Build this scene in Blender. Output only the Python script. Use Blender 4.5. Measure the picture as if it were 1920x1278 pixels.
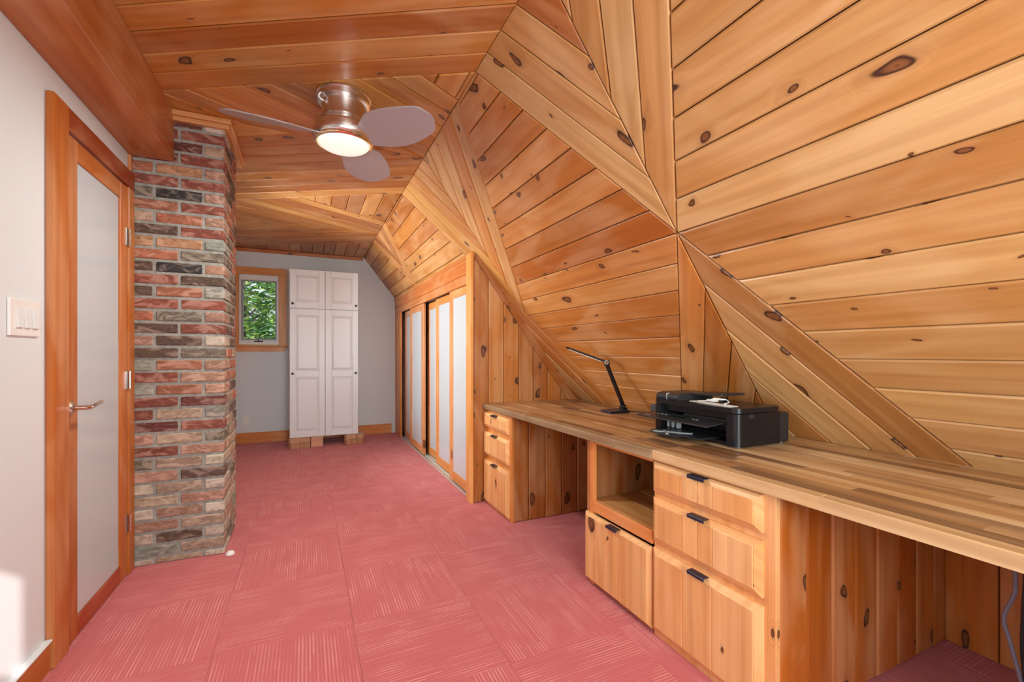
import bpy, bmesh, math, random
from mathutils import Vector, Matrix
R = math.radians
sc = bpy.context.scene
for o in list(bpy.data.objects): bpy.data.objects.remove(o)
C = sc.collection
rnd = random.Random(7)

# ------------------------------------------------------------------ camera, world, sun, window and fill light, exposure
FOC, YAW, CY, EYE = 837.35, 0.4314, 660.94, 1.1395
cd = bpy.data.cameras.new('camera'); cam = bpy.data.objects.new('camera', cd); C.objects.link(cam)
cam.location = (0, 0, EYE); cam.rotation_euler = (R(90), 0, -YAW)
cd.sensor_width = 36; cd.sensor_fit = 'HORIZONTAL'; cd.lens = 36*FOC/1920
cd.shift_y = (CY-639)/1920; cd.clip_start = 0.05
sc.camera = cam
sc.view_settings.view_transform = 'Standard'; sc.view_settings.look = 'None'
sc.view_settings.gamma = 1; sc.view_settings.use_curve_mapping = False
sc.view_settings.exposure = 0.0
w = bpy.data.worlds.new('sky'); sc.world = w; w.use_nodes = True
bg = w.node_tree.nodes['Background']
bg.inputs[0].default_value = (0.82, 0.92, 1.0, 1); bg.inputs[1].default_value = 1.5
def light(name, kind, loc, rot, energy, color=(1,1,1), **k):
    l = bpy.data.lights.new(name, kind); l.energy = energy; l.color = color
    for a, b in k.items(): setattr(l, a, b)
    o = bpy.data.objects.new(name, l); C.objects.link(o); o.location = loc; o.rotation_euler = rot
    return o
sd = Vector((-0.5, 1.0, -0.62)).normalized()
sun = light('sun', 'SUN', (3, -6, 5), (0,0,0), 7.0, (1.0, 0.97, 0.92), angle=R(0.5))
sun.rotation_euler = sd.to_track_quat('-Z', 'Y').to_euler()
# daylight entering by the side windows: one beside the camera, one hidden behind the chimney
light('daylight_near', 'AREA', (-0.97, 0.25, 1.45), (0, R(-90), 0), 16, (0.93, 1.0, 0.985), shape='RECTANGLE', size=1.1, size_y=2.3)
light('daylight_far', 'AREA', (-0.97, 4.25, 1.60), (0, R(-90), 0), 100, (0.93, 1.0, 0.985), shape='RECTANGLE', size=1.0, size_y=1.1)
light('fill_back', 'AREA', (0.55, -1.13, 1.215), (R(90), 0, 0), 104, (0.93, 1.0, 0.985), shape='RECTANGLE', size=1.5, size_y=0.95)  # fill light added behind the camera to brighten the room

# ------------------------------------------------------------------ helpers
def tag(o, label=None, cat=None, group=None, kind=None):
    if label: o['label'] = label
    if cat: o['category'] = cat
    if group: o['group'] = group
    if kind: o['kind'] = kind
    return o
def thing(name, loc=(0,0,0), label=None, cat=None, group=None, kind=None, rz=0):
    o = bpy.data.objects.new(name, None); C.objects.link(o)
    o.empty_display_size = 0.05
    o.matrix_basis = Matrix.Translation(loc) @ Matrix.Rotation(rz, 4, 'Z')
    o['_w'] = [x for r in o.matrix_basis for x in r]
    return tag(o, label, cat, group, kind)
def wm(o):
    if '_w' in o: 
        a = list(o['_w']); return Matrix([a[0:4], a[4:8], a[8:12], a[12:16]])
    return Matrix.Identity(4)
def link(name, me, mat, parent=None, M=None, color=None):
    o = bpy.data.objects.new(name, me); C.objects.link(o)
    if mat is not None and not me.materials: me.materials.append(mat)
    if parent is not None:
        o.parent = parent; o.matrix_parent_inverse = wm(parent).inverted()
    if M is not None: o.matrix_basis = M; o['_w'] = [x for r in M for x in r]
    if color: o.color = (*color, 1)
    return o
def obj(name, bm, mat, parent=None, color=None, smooth=False, M=None, bev=0, seg=1):
    if bev: bmesh.ops.bevel(bm, geom=list(bm.edges), offset=bev, segments=seg, profile=0.6, affect='EDGES', clamp_overlap=True)
    bmesh.ops.recalc_face_normals(bm, faces=bm.faces)
    me = bpy.data.meshes.new(name); bm.to_mesh(me); bm.free()
    if smooth:
        for p in me.polygons: p.use_smooth = True
        try: me.set_sharp_from_angle(angle=R(40))
        except Exception: pass
    return link(name, me, mat, parent, M, color)
def box(bm, x0, x1, y0, y1, z0, z1, jit=0):
    vs = [bm.verts.new((x, y, z)) for x in (x0, x1) for y in (y0, y1) for z in (z0, z1)]
    if jit:
        for v in vs: v.co += Vector((rnd.uniform(-jit, jit), rnd.uniform(-jit, jit), rnd.uniform(-jit, jit)))
    for f in ((0,1,3,2),(4,6,7,5),(0,4,5,1),(2,3,7,6),(0,2,6,4),(1,5,7,3)): bm.faces.new([vs[i] for i in f])
    return vs
def bx(name, x0, x1, y0, y1, z0, z1, mat, parent=None, color=None, bev=0.002, seg=1):
    bm = bmesh.new(); box(bm, x0, x1, y0, y1, z0, z1)
    return obj(name, bm, mat, parent, color, bev=bev, seg=seg)
def bar(bm, p, q, wd, th, up=(0,0,1)):
    p, q = Vector(p), Vector(q); d = (q-p).normalized(); s = d.cross(Vector(up)).normalized(); u = s.cross(d)
    vs = [bm.verts.new(c + s*a*wd/2 + u*b*th/2) for c in (p, q) for a in (-1, 1) for b in (-1, 1)]
    for f in ((0,1,3,2),(4,6,7,5),(0,4,5,1),(2,3,7,6),(0,2,6,4),(1,5,7,3)): bm.faces.new([vs[i] for i in f])
def tube(bm, pts, r, n=8):
    pts = [Vector(p) for p in pts]; rings = []
    up = Vector((0.13, 0.2, 1))
    for i, p in enumerate(pts):
        d = (pts[min(i+1, len(pts)-1)] - pts[max(i-1, 0)]).normalized()
        s = d.cross(up); s = s.normalized() if s.length > 1e-4 else Vector((1,0,0)); u = s.cross(d)
        rr = r[i] if isinstance(r, (list, tuple)) else r
        rings.append([bm.verts.new(p + (s*math.cos(2*math.pi*k/n) + u*math.sin(2*math.pi*k/n))*rr) for k in range(n)])
    for a, b in zip(rings, rings[1:]):
        for k in range(n): bm.faces.new((a[k], a[(k+1) % n], b[(k+1) % n], b[k]))
    bm.faces.new(rings[0][::-1]); bm.faces.new(rings[-1])
def lathe(bm, prof, c=(0,0,0), n=40):
    c = Vector(c); rings = []
    for r, z in prof:
        if r < 1e-5: rings.append([bm.verts.new(c + Vector((0,0,z)))])
        else: rings.append([bm.verts.new(c + Vector((r*math.cos(2*math.pi*k/n), r*math.sin(2*math.pi*k/n), z))) for k in range(n)])
    for a, b in zip(rings, rings[1:]):
        for k in range(n):
            f = [a[k % len(a)], a[(k+1) % len(a)], b[(k+1) % len(b)], b[k % len(b)]]
            f = list(dict.fromkeys(f))
            if len(f) > 2: bm.faces.new(f)
def spline(pts, n=8):
    pts = [Vector(p) for p in pts]; out = []
    for i in range(len(pts)-1):
        p0, p1, p2, p3 = pts[max(i-1,0)], pts[i], pts[i+1], pts[min(i+2, len(pts)-1)]
        for k in range(n):
            t = k/n
            out.append(0.5*((2*p1)+(p2-p0)*t+(2*p0-5*p1+4*p2-p3)*t*t+(3*p1-p0-3*p2+p3)*t**3))
    out.append(pts[-1]); return out

# ------------------------------------------------------------------ materials
class NT:
    def __init__(s, name):
        s.m = bpy.data.materials.new(name); s.m.use_nodes = True; s.t = s.m.node_tree
        s.p = s.t.nodes['Principled BSDF']
    def n(s, kind, **k):
        o = s.t.nodes.new('ShaderNode'+kind)
        for a, b in k.items():
            if a.startswith('i_'): o.inputs[a[2:].replace('_', ' ')].default_value = b
            else: setattr(o, a, b)
        return o
    def l(s, a, b): s.t.links.new(a, b)
    def math(s, op, a, b=0.0, c=None, clamp=False):
        o = s.n('Math', operation=op, use_clamp=clamp)
        for i, v in enumerate((a, b) if c is None else (a, b, c)):
            if isinstance(v, (int, float)): o.inputs[i].default_value = v
            else: s.l(v, o.inputs[i])
        return o.outputs[0]
    def ramp(s, fac, stops):
        o = s.n('ValToRGB'); e = o.color_ramp.elements
        while len(e) < len(stops): e.new(0.5)
        for el, (p, c) in zip(e, stops):
            el.position = p; el.color = (*c, 1) if len(c) == 3 else c
        s.l(fac, o.inputs[0]); return o.outputs[0]
    def mix(s, fac, a, b, mode='MIX'):
        o = s.n('Mix', data_type='RGBA', blend_type=mode)
        for i, v in ((0, fac), (6, a), (7, b)):
            if isinstance(v, (int, float)): o.inputs[i].default_value = v
            elif isinstance(v, tuple): o.inputs[i].default_value = (*v, 1)
            else: s.l(v, o.inputs[i])
        return o.outputs[2]
def srgb(r, g, b):
    f = lambda c: (c/255/12.92) if c/255 <= 0.04045 else ((c/255+0.055)/1.055)**2.4
    return (f(r), f(g), f(b))
def plain(name, col, rough=0.5, metal=0, spec=0.5, emit=None, es=0, coat=0):
    t = NT(name); p = t.p.inputs
    p['Base Color'].default_value = (*col, 1); p['Roughness'].default_value = rough; p['Metallic'].default_value = metal
    p['Specular IOR Level'].default_value = spec; p['Coat Weight'].default_value = coat
    if emit: p['Emission Color'].default_value = (*emit, 1); p['Emission Strength'].default_value = es
    return t.m
def wood(name, axis='X', knots=0.47, rough=0.36, grain=1.0, kscale=(3.4, 6.5), figure=0.5, seed=0.0):
    """varnished pine: tone from the object's own colour, grain along the local axis, knots with rings"""
    t = NT(name)
    tc = t.n('TexCoord'); oi = t.n('ObjectInfo'); sep = t.n('SeparateXYZ'); t.l(tc.outputs['Object'], sep.inputs[0])
    ax = {'X': (0, 1, 2), 'Y': (1, 0, 2), 'Z': (2, 0, 1)}[axis]
    off = t.math('MULTIPLY', oi.outputs['Random'], 61.3)
    g = t.math('ADD', sep.outputs[ax[0]], off)
    o1 = t.math('ADD', t.math('ADD', sep.outputs[ax[1]], sep.outputs[ax[2]]), t.math('MULTIPLY', oi.outputs['Random'], 23.7 + seed))
    kv = t.n('CombineXYZ'); t.l(t.math('MULTIPLY', g, kscale[0]), kv.inputs[0]); t.l(t.math('MULTIPLY', o1, kscale[1]), kv.inputs[1])
    # wobble so that knots are not perfect ellipses
    wn = t.n('TexNoise', i_Scale=1.7, i_Detail=1.0); t.l(kv.outputs[0], wn.inputs[0])
    wa = t.n('VectorMath', operation='SCALE'); t.l(wn.outputs[1], wa.inputs[0]); wa.inputs[3].default_value = 0.5
    wb = t.n('VectorMath', operation='ADD'); t.l(kv.outputs[0], wb.inputs[0]); t.l(wa.outputs[0], wb.inputs[1])
    vo = t.n('TexVoronoi', voronoi_dimensions='2D', i_Scale=1.0, i_Randomness=0.9); t.l(wb.outputs[0], vo.inputs['Vector'])
    d = vo.outputs['Distance']; cs = t.n('SeparateColor'); t.l(vo.outputs['Color'], cs.inputs[0])
    keep = t.math('GREATER_THAN', cs.outputs[0], knots)
    size = t.math('MULTIPLY_ADD', t.math('POWER', cs.outputs[1], 1.6), 0.10, 0.022)
    rel = t.math('DIVIDE', d, size)                                  # 1 at the rim of the knot
    near = t.n('MapRange', clamp=True, interpolation_type='SMOOTHSTEP'); t.l(rel, near.inputs[0])
    near.inputs[1].default_value = 0.6; near.inputs[2].default_value = 4.0; near.inputs[3].default_value = 1; near.inputs[4].default_value = 0
    nearm = t.math('MULTIPLY', near.outputs[0], keep)
    # grain
    gv = t.n('CombineXYZ'); t.l(t.math('MULTIPLY', g, 0.9), gv.inputs[0])
    t.l(t.math('ADD', t.math('MULTIPLY', o1, 26.0*grain), t.math('MULTIPLY', nearm, 2.6)), gv.inputs[1])
    n1 = t.n('TexNoise', i_Scale=1.0, i_Detail=4.0, i_Roughness=0.6, i_Distortion=0.6); t.l(gv.outputs[0], n1.inputs[0])
    gv2 = t.n('CombineXYZ'); t.l(t.math('MULTIPLY', g, 2.2), gv2.inputs[0]); t.l(t.math('MULTIPLY', o1, 130.0*grain), gv2.inputs[1])
    n2 = t.n('TexNoise', i_Scale=1.0, i_Detail=2.0); t.l(gv2.outputs[0], n2.inputs[0])
    gv3 = t.n('CombineXYZ'); t.l(t.math('MULTIPLY', g, 1.6), gv3.inputs[0]); t.l(t.math('MULTIPLY', o1, 5.0), gv3.inputs[1])
    n3 = t.n('TexNoise', i_Scale=1.0, i_Detail=2.0, i_Distortion=1.2); t.l(gv3.outputs[0], n3.inputs[0])
    # cathedral figure: rings of a stretched distance field
    wv = t.n('TexWave', wave_type='BANDS', bands_direction='Y', i_Scale=0.55, i_Distortion=5.5, i_Detail=2.0, i_Detail_Scale=0.8)
    gv4 = t.n('CombineXYZ'); t.l(t.math('MULTIPLY', g, 1.3), gv4.inputs[0]); t.l(t.math('MULTIPLY', o1, 9.0), gv4.inputs[1]); t.l(gv4.outputs[0], wv.inputs[0])
    base = oi.outputs['Color']
    dark = t.mix(1.0, base, (0.60, 0.45, 0.33), 'MULTIPLY'); lite = t.mix(0.22, base, (0.95, 0.78, 0.50))
    f1 = t.ramp(n1.outputs[0], [(0.30, (0,0,0)), (0.72, (1,1,1))])
    c = t.mix(t.math('MULTIPLY', f1, 0.55), base, dark)
    c = t.mix(t.math('MULTIPLY', t.ramp(n3.outputs[0], [(0.42, (0,0,0)), (0.66, (1,1,1))]), 0.6), c, lite)
    c = t.mix(t.math('MULTIPLY', t.ramp(wv.outputs[0], [(0.55, (0,0,0)), (0.95, (1,1,1))]), figure*0.38), c, dark)
    c = t.mix(t.math('MULTIPLY', t.ramp(n2.outputs[0], [(0.45, (0,0,0)), (0.8, (1,1,1))]), 0.16), c, dark)
    # knots
    halo = t.math('MULTIPLY', t.ramp(rel, [(0.0, (1,1,1)), (1.0, (0,0,0))]), 0.0)
    kc = t.ramp(t.math('MULTIPLY', rel, 0.4), [(0.0, (0.10,0.035,0.012)), (0.12, (0.22,0.08,0.026)), (0.26, (0.17,0.06,0.02)), (0.36, (0.045,0.016,0.008)), (0.42, (0.05,0.018,0.009)), (0.50, (0.26,0.10,0.035))])
    km = t.math('MULTIPLY', t.ramp(t.math('MULTIPLY', rel, 0.4), [(0.40, (1,1,1)), (0.50, (0.30,0.30,0.30)), (0.95, (0,0,0))]), keep)
    c = t.mix(km, c, kc)
    t.l(c, t.p.inputs['Base Color'])
    t.l(t.math('MULTIPLY_ADD', n1.outputs[0], 0.16, rough-0.08), t.p.inputs['Roughness'])
    bp = t.n('Bump', i_Strength=0.22, i_Distance=0.002)
    t.l(t.math('SUBTRACT', n1.outputs[0], t.math('MULTIPLY', km, 0.7)), bp.inputs['Height']); t.l(bp.outputs[0], t.p.inputs['Normal'])
    return t.m
M_pine = wood('pine_boards')
M_pine_y = wood('pine_grain_y', 'Y', knots=0.9); M_pine_z = wood('pine_grain_z', 'Z', knots=0.82)
M_pine_zk = wood('pine_grain_z_knotty', 'Z', knots=0.6, kscale=(2.6, 7))
M_stave = wood('acacia_staves', 'X', knots=2.0, rough=0.34, grain=2.2, figure=1.0)
M_fir = wood('stained_fir', 'Y', knots=0.93, rough=0.4, kscale=(2.2, 6)); M_fir_z = wood('stained_fir_z', 'Z', knots=0.93, rough=0.4, kscale=(2.2, 6))
def wallpaint(name, col):
    t = NT(name); nz = t.n('TexNoise', i_Scale=180.0, i_Detail=2.0); tc = t.n('TexCoord'); t.l(tc.outputs['Object'], nz.inputs[0])
    bp = t.n('Bump', i_Strength=0.08, i_Distance=0.001); t.l(nz.outputs[0], bp.inputs['Height']); t.l(bp.outputs[0], t.p.inputs['Normal'])
    t.p.inputs['Base Color'].default_value = (*col, 1); t.p.inputs['Roughness'].default_value = 0.6
    return t.m
M_wall = wallpaint('white_wall_paint', srgb(210, 214, 217))
M_white = plain('white_cabinet_enamel', srgb(218, 221, 224), 0.32)
M_plastic = plain('white_plastic', srgb(225, 222, 218), 0.35)
M_black = plain('black_plastic', (0.008, 0.008, 0.010), 0.27, spec=0.4)
M_blackmat = plain('black_matt', (0.015, 0.015, 0.017), 0.5)
M_grey = plain('grey_plastic', (0.022, 0.023, 0.027), 0.35)
M_lgrey = plain('light_grey_plastic', (0.30, 0.31, 0.33), 0.35)
M_navy = plain('dark_blue_metal', (0.012, 0.016, 0.035), 0.35)
M_dark = plain('dark_backing', srgb(78, 38, 16), 0.8)
M_closet = plain('closet_grey', srgb(120, 112, 108), 0.7)
M_chrome = plain('polished_chrome', (0.75, 0.74, 0.72), 0.12, 1)
M_steel = plain('steel_grey', (0.55, 0.55, 0.53), 0.3, 1)
M_alu = plain('aluminium_track', (0.72, 0.70, 0.66), 0.35, 0.6)
M_whitecord = plain('white_cord', (0.8, 0.8, 0.78), 0.5)
M_paper = plain('white_paper', (0.85, 0.83, 0.79), 0.7)
M_graycable = plain('grey_cable', srgb(120, 115, 130), 0.45)
M_led = plain('lamp_diffuser', (0.75, 0.75, 0.72), 0.4)
def nickel():
    t = NT('brushed_nickel'); tc = t.n('TexCoord'); mp = t.n('Mapping'); mp.inputs['Scale'].default_value = (3, 3, 220)
    t.l(tc.outputs['Object'], mp.inputs[0]); nz = t.n('TexNoise', i_Scale=1.0, i_Detail=3.0); t.l(mp.outputs[0], nz.inputs[0])
    t.p.inputs['Base Color'].default_value = (0.80, 0.785, 0.77, 1); t.p.inputs['Metallic'].default_value = 1
    t.l(t.math('MULTIPLY_ADD', nz.outputs[0], 0.08, 0.24), t.p.inputs['Roughness'])
    return t.m
M_nickel = nickel()
M_blade = plain('silver_blade', srgb(176, 170, 172), 0.42, 0.25)
M_lens = plain('frosted_lit_lens', (0.9, 0.92, 0.86), 0.4, emit=(0.93, 1.0, 0.86), es=0.62)
def frosted(name, col):
    t = NT(name); tc = t.n('TexCoord'); mp = t.n('Mapping'); mp.inputs['Scale'].default_value = (40, 40, 1.2); t.l(tc.outputs['Object'], mp.inputs[0])
    nz = t.n('TexNoise', i_Scale=1.0, i_Detail=2.0); t.l(mp.outputs[0], nz.inputs[0])
    t.l(t.mix(nz.outputs[0], tuple(x*0.97 for x in col), col), t.p.inputs['Base Color'])
    t.p.inputs['Roughness'].default_value = 0.22; t.p.inputs['Transmission Weight'].default_value = 0.06
    return t.m
M_frost = frosted('frosted_glass', srgb(196, 199, 203))
def clearglass():
    t = NT('clear_glass'); t.t.nodes.remove(t.p); out = t.t.nodes['Material Output']
    tr = t.n('BsdfTransparent'); gl = t.n('BsdfGlossy'); gl.inputs['Roughness'].default_value = 0.03
    fr = t.n('Fresnel', i_IOR=1.45); mx = t.n('MixShader'); t.l(fr.outputs[0], mx.inputs[0]); t.l(tr.outputs[0], mx.inputs[1]); t.l(gl.outputs[0], mx.inputs[2])
    t.l(mx.outputs[0], out.inputs[0]); return t.m
M_glass = clearglass()
def brickmat():
    t = NT('old_brick'); oi = t.n('ObjectInfo'); tc = t.n('TexCoord')
    off = t.n('VectorMath', operation='SCALE'); cx = t.n('CombineXYZ'); t.l(oi.outputs['Random'], cx.inputs[0]); t.l(oi.outputs['Random'], cx.inputs[2])
    t.l(cx.outputs[0], off.inputs[0]); off.inputs[3].default_value = 50
    ad = t.n('VectorMath', operation='ADD'); t.l(tc.outputs['Object'], ad.inputs[0]); t.l(off.outputs[0], ad.inputs[1])
    mp = t.n('Mapping'); mp.inputs['Scale'].default_value = (1, 1, 2.2); t.l(ad.outputs[0], mp.inputs[0])
    n1 = t.n('TexNoise', i_Scale=16.0, i_Detail=5.0, i_Roughness=0.65, i_Distortion=0.9); t.l(mp.outputs[0], n1.inputs[0])
    n2 = t.n('TexNoise', i_Scale=60.0, i_Detail=4.0, i_Roughness=0.7); t.l(mp.outputs[0], n2.inputs[0])
    n3 = t.n('TexNoise', i_Scale=9.0, i_Detail=4.0, i_Distortion=1.5); t.l(mp.outputs[0], n3.inputs[0])
    b = oi.outputs['Color']; dk = t.mix(1.0, b, (0.66, 0.60, 0.57), 'MULTIPLY'); lt = t.mix(0.25, b, (0.62, 0.45, 0.36))
    c = t.mix(t.ramp(n1.outputs[0], [(0.42, (0,0,0)), (0.60, (1,1,1))]), dk, b)
    c = t.mix(t.ramp(n3.outputs[0], [(0.50, (0,0,0)), (0.62, (1,1,1))]), c, lt)
    cr = t.math('SUBTRACT', 1.0, t.math('MULTIPLY', t.math('ABSOLUTE', t.math('SUBTRACT', n3.outputs[0], 0.47)), 60.0), clamp=True)
    c = t.mix(t.math('MULTIPLY', cr, 0.4), c, (0.08, 0.045, 0.03))
    c = t.mix(t.math('MULTIPLY', t.ramp(n2.outputs[0], [(0.62, (0,0,0)), (0.72, (1,1,1))]), 0.45), c, (0.62, 0.55, 0.48))
    t.l(c, t.p.inputs['Base Color']); t.p.inputs['Roughness'].default_value = 0.75
    bp = t.n('Bump', i_Strength=0.5, i_Distance=0.004)
    t.l(t.math('SUBTRACT', t.math('ADD', n1.outputs[0], t.math('MULTIPLY', n2.outputs[0], 0.35)), t.math('MULTIPLY', cr, 0.5)), bp.inputs['Height'])
    t.l(bp.outputs[0], t.p.inputs['Normal']); return t.m
M_brick = brickmat()
def mortar():
    t = NT('mortar'); tc = t.n('TexCoord'); n = t.n('TexNoise', i_Scale=45.0, i_Detail=5.0, i_Roughness=0.7); t.l(tc.outputs['Object'], n.inputs[0])
    t.l(t.ramp(n.outputs[0], [(0.3, srgb(122, 120, 114)), (0.7, srgb(164, 160, 152))]), t.p.inputs['Base Color']); t.p.inputs['Roughness'].default_value = 0.9
    bp = t.n('Bump', i_Strength=0.7, i_Distance=0.004); t.l(n.outputs[0], bp.inputs['Height']); t.l(bp.outputs[0], t.p.inputs['Normal']); return t.m
M_mortar = mortar()
def carpetmat():
    t = NT('ribbed_carpet'); tc = t.n('TexCoord'); oi = t.n('ObjectInfo'); sp = t.n('SeparateXYZ'); t.l(tc.outputs['Object'], sp.inputs[0])
    off = t.math('MULTIPLY', oi.outputs['Random'], 91.0)
    yy = t.math('MULTIPLY', sp.outputs[1], 78.0); tri = t.math('MULTIPLY', t.math('PINGPONG', yy, 0.5), 2.0)
    line = t.math('FLOOR', yy)
    w1 = t.n('TexWhiteNoise', noise_dimensions='2D'); v1 = t.n('CombineXYZ'); t.l(line, v1.inputs[0]); t.l(off, v1.inputs[1]); t.l(v1.outputs[0], w1.inputs['Vector'])
    seg = t.math('FLOOR', t.math('ADD', t.math('MULTIPLY', sp.outputs[0], 4.5), t.math('MULTIPLY', w1.outputs[0], 3.0)))
    w2 = t.n('TexWhiteNoise', noise_dimensions='3D'); v2 = t.n('CombineXYZ'); t.l(line, v2.inputs[0]); t.l(seg, v2.inputs[1]); t.l(off, v2.inputs[2]); t.l(v2.outputs[0], w2.inputs['Vector'])
    b = t.n('CombineXYZ'); t.l(t.math('ADD', t.math('MULTIPLY', sp.outputs[0], 5.0), off), b.inputs[0]); t.l(t.math('ADD', t.math('MULTIPLY', sp.outputs[1], 7.0), off), b.inputs[1])
    n2 = t.n('TexNoise', i_Scale=1.0, i_Detail=1.0); t.l(b.outputs[0], n2.inputs[0])
    n3 = t.n('TexNoise', i_Scale=420.0, i_Detail=2.0); t.l(tc.outputs['Object'], n3.inputs[0])
    amt = t.math('MULTIPLY', t.ramp(n2.outputs[0], [(0.40, (0.25,0.25,0.25)), (0.60, (1,1,1))]), t.math('MULTIPLY_ADD', w2.outputs[0], 0.85, 0.15))
    fac = t.math('MULTIPLY', t.ramp(tri, [(0.35, (0,0,0)), (0.75, (1,1,1))]), amt)
    c = t.mix(fac, srgb(194, 98, 99), srgb(230, 148, 146))
    c = t.mix(t.math('MULTIPLY', t.ramp(n3.outputs[0], [(0.35, (0,0,0)), (0.7, (1,1,1))]), 0.30), c, srgb(168, 76, 80))
    t.l(c, t.p.inputs['Base Color']); t.p.inputs['Roughness'].default_value = 0.95; t.p.inputs['Specular IOR Level'].default_value = 0.1
    t.p.inputs['Sheen Weight'].default_value = 0.15
    bp = t.n('Bump', i_Strength=0.6, i_Distance=0.003); t.l(t.math('ADD', fac, t.math('MULTIPLY', n3.outputs[0], 0.5)), bp.inputs['Height'])
    t.l(bp.outputs[0], t.p.inputs['Normal']); return t.m
M_carpet = carpetmat()
def leafmat():
    t = NT('leaves'); g = t.n('NewGeometry'); n = t.n('TexNoise', i_Scale=2.3, i_Detail=3.0); tc = t.n('TexCoord'); t.l(tc.outputs['Object'], n.inputs[0])
    r = t.n('TexWhiteNoise', noise_dimensions='1D'); t.l(g.outputs['Random Per Island'], r.inputs['W'])
    c = t.mix(r.outputs[0], srgb(84, 160, 66), srgb(205, 222, 104)); c = t.mix(t.ramp(n.outputs[0], [(0.4, (0,0,0)), (0.62, (1,1,1))]), c, srgb(60, 112, 62))
    t.l(c, t.p.inputs['Base Color']); t.p.inputs['Roughness'].default_value = 0.5
    t.p.inputs['Transmission Weight'].default_value = 0.0; return t.m
M_leaf = leafmat(); M_bark = plain('bark', srgb(70, 60, 52), 0.9)

# pine tones
T_deep = [srgb(*c) for c in ((190,122,50), (178,110,42), (198,134,62), (186,116,46), (168,98,36), (202,142,68))]
T_mid = [srgb(*c) for c in ((190,120,56), (178,108,46), (198,130,66), (170,98,40), (200,138,74))]
T_pale = [srgb(*c) for c in ((198,146,90), (190,134,76), (206,158,102), (182,124,68), (196,140,82))]
T_cab = [srgb(*c) for c in ((234,172,110), (228,164,102), (238,180,120))]
T_shaded = [srgb(*c) for c in ((190,104,34), (178,92,28), (198,114,42), (184,98,32))]  # kneehole planks: shade under the desk put into the pine colour
T_fir = srgb(184, 102, 34)
def pick(ts):
    c = rnd.choice(ts); k = rnd.uniform(0.93, 1.06); return tuple(min(1, x*k) for x in c)

# ------------------------------------------------------------------ boards clipped from a region of a plane
def clip(poly, n, d):
    out = []
    for i in range(len(poly)):
        a, b = poly[i], poly[(i+1) % len(poly)]
        da, db = a[0]*n[0]+a[1]*n[1]-d, b[0]*n[0]+b[1]*n[1]-d
        if da >= 0: out.append(a)
        if (da >= 0) != (db >= 0):
            t = da/(da-db); out.append((a[0]+(b[0]-a[0])*t, a[1]+(b[1]-a[1])*t))
    return out
def area(p): return sum(p[i][0]*p[(i+1) % len(p)][1]-p[(i+1) % len(p)][0]*p[i][1] for i in range(len(p)))/2
def clean(p, eps=0.003):
    q = []
    for v in p:
        if not q or math.hypot(v[0]-q[-1][0], v[1]-q[-1][1]) > eps: q.append(v)
    while len(q) > 1 and math.hypot(q[0][0]-q[-1][0], q[0][1]-q[-1][1]) <= eps: q.pop()
    return q
def inset(p, d):
    if area(p) < 0: p = p[::-1]
    q = list(p)
    for i in range(len(p)):
        a, b = p[i], p[(i+1) % len(p)]; L = math.hypot(b[0]-a[0], b[1]-a[1])
        n = (-(b[1]-a[1])/L, (b[0]-a[0])/L); q = clip(q, n, a[0]*n[0]+a[1]*n[1]+d)
        if len(q) < 3: return None
    q = clean(q, 0.001)
    return q if len(q) >= 3 else None
def board(poly, frame, ang, parent, mat, color, th=0.018, bev=0.0035, lift=0.0, name='plank', gap=0.0019):
    O, U, V, N = frame
    poly = clean(poly)
    if len(poly) < 3 or abs(area(poly)) < 2e-4: return None
    if area(poly) < 0: poly = poly[::-1]
    poly = inset(poly, gap)
    if not poly: return None
    top = inset(poly, bev)
    if not top: return None
    cx = sum(p[0] for p in poly)/len(poly); cy = sum(p[1] for p in poly)/len(poly)
    dx, dy = math.cos(ang), math.sin(ang)
    X = (U*dx+V*dy).normalized(); Y = N.cross(X)
    P0 = O+U*cx+V*cy
    def loc(p, h):
        w_ = U*(p[0]-cx)+V*(p[1]-cy); return Vector((w_.dot(X), w_.dot(Y), h+lift))
    bm = bmesh.new()
    rows = [[bm.verts.new(loc(p, h)) for p in pp] for pp, h in ((poly, -th), (poly, -bev))]
    tp = [bm.verts.new(loc(p, 0)) for p in top]
    n = len(poly)
    for k in range(n): bm.faces.new((rows[0][k], rows[0][(k+1) % n], rows[1][(k+1) % n], rows[1][k]))
    bm.faces.new(tp)
    if len(tp) == n:
        # match the nearest start
        s = min(range(n), key=lambda s: sum(math.hypot(poly[k][0]-top[(k+s) % n][0], poly[k][1]-top[(k+s) % n][1]) for k in range(n)))
        for k in range(n): bm.faces.new((rows[1][k], rows[1][(k+1) % n], tp[(k+1+s) % n], tp[(k+s) % n]))
    else:
        e = [bm.edges.get((rows[1][k], rows[1][(k+1) % n])) for k in range(n)] + [bm.edges.get((tp[k], tp[(k+1) % len(tp)])) for k in range(len(tp))]
        bmesh.ops.bridge_loops(bm, edges=[x for x in e if x])
    M = Matrix((( X[0], Y[0], N[0], P0[0]), (X[1], Y[1], N[1], P0[1]), (X[2], Y[2], N[2], P0[2]), (0,0,0,1)))
    return obj(name, bm, mat, parent, color, M=M)
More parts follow.
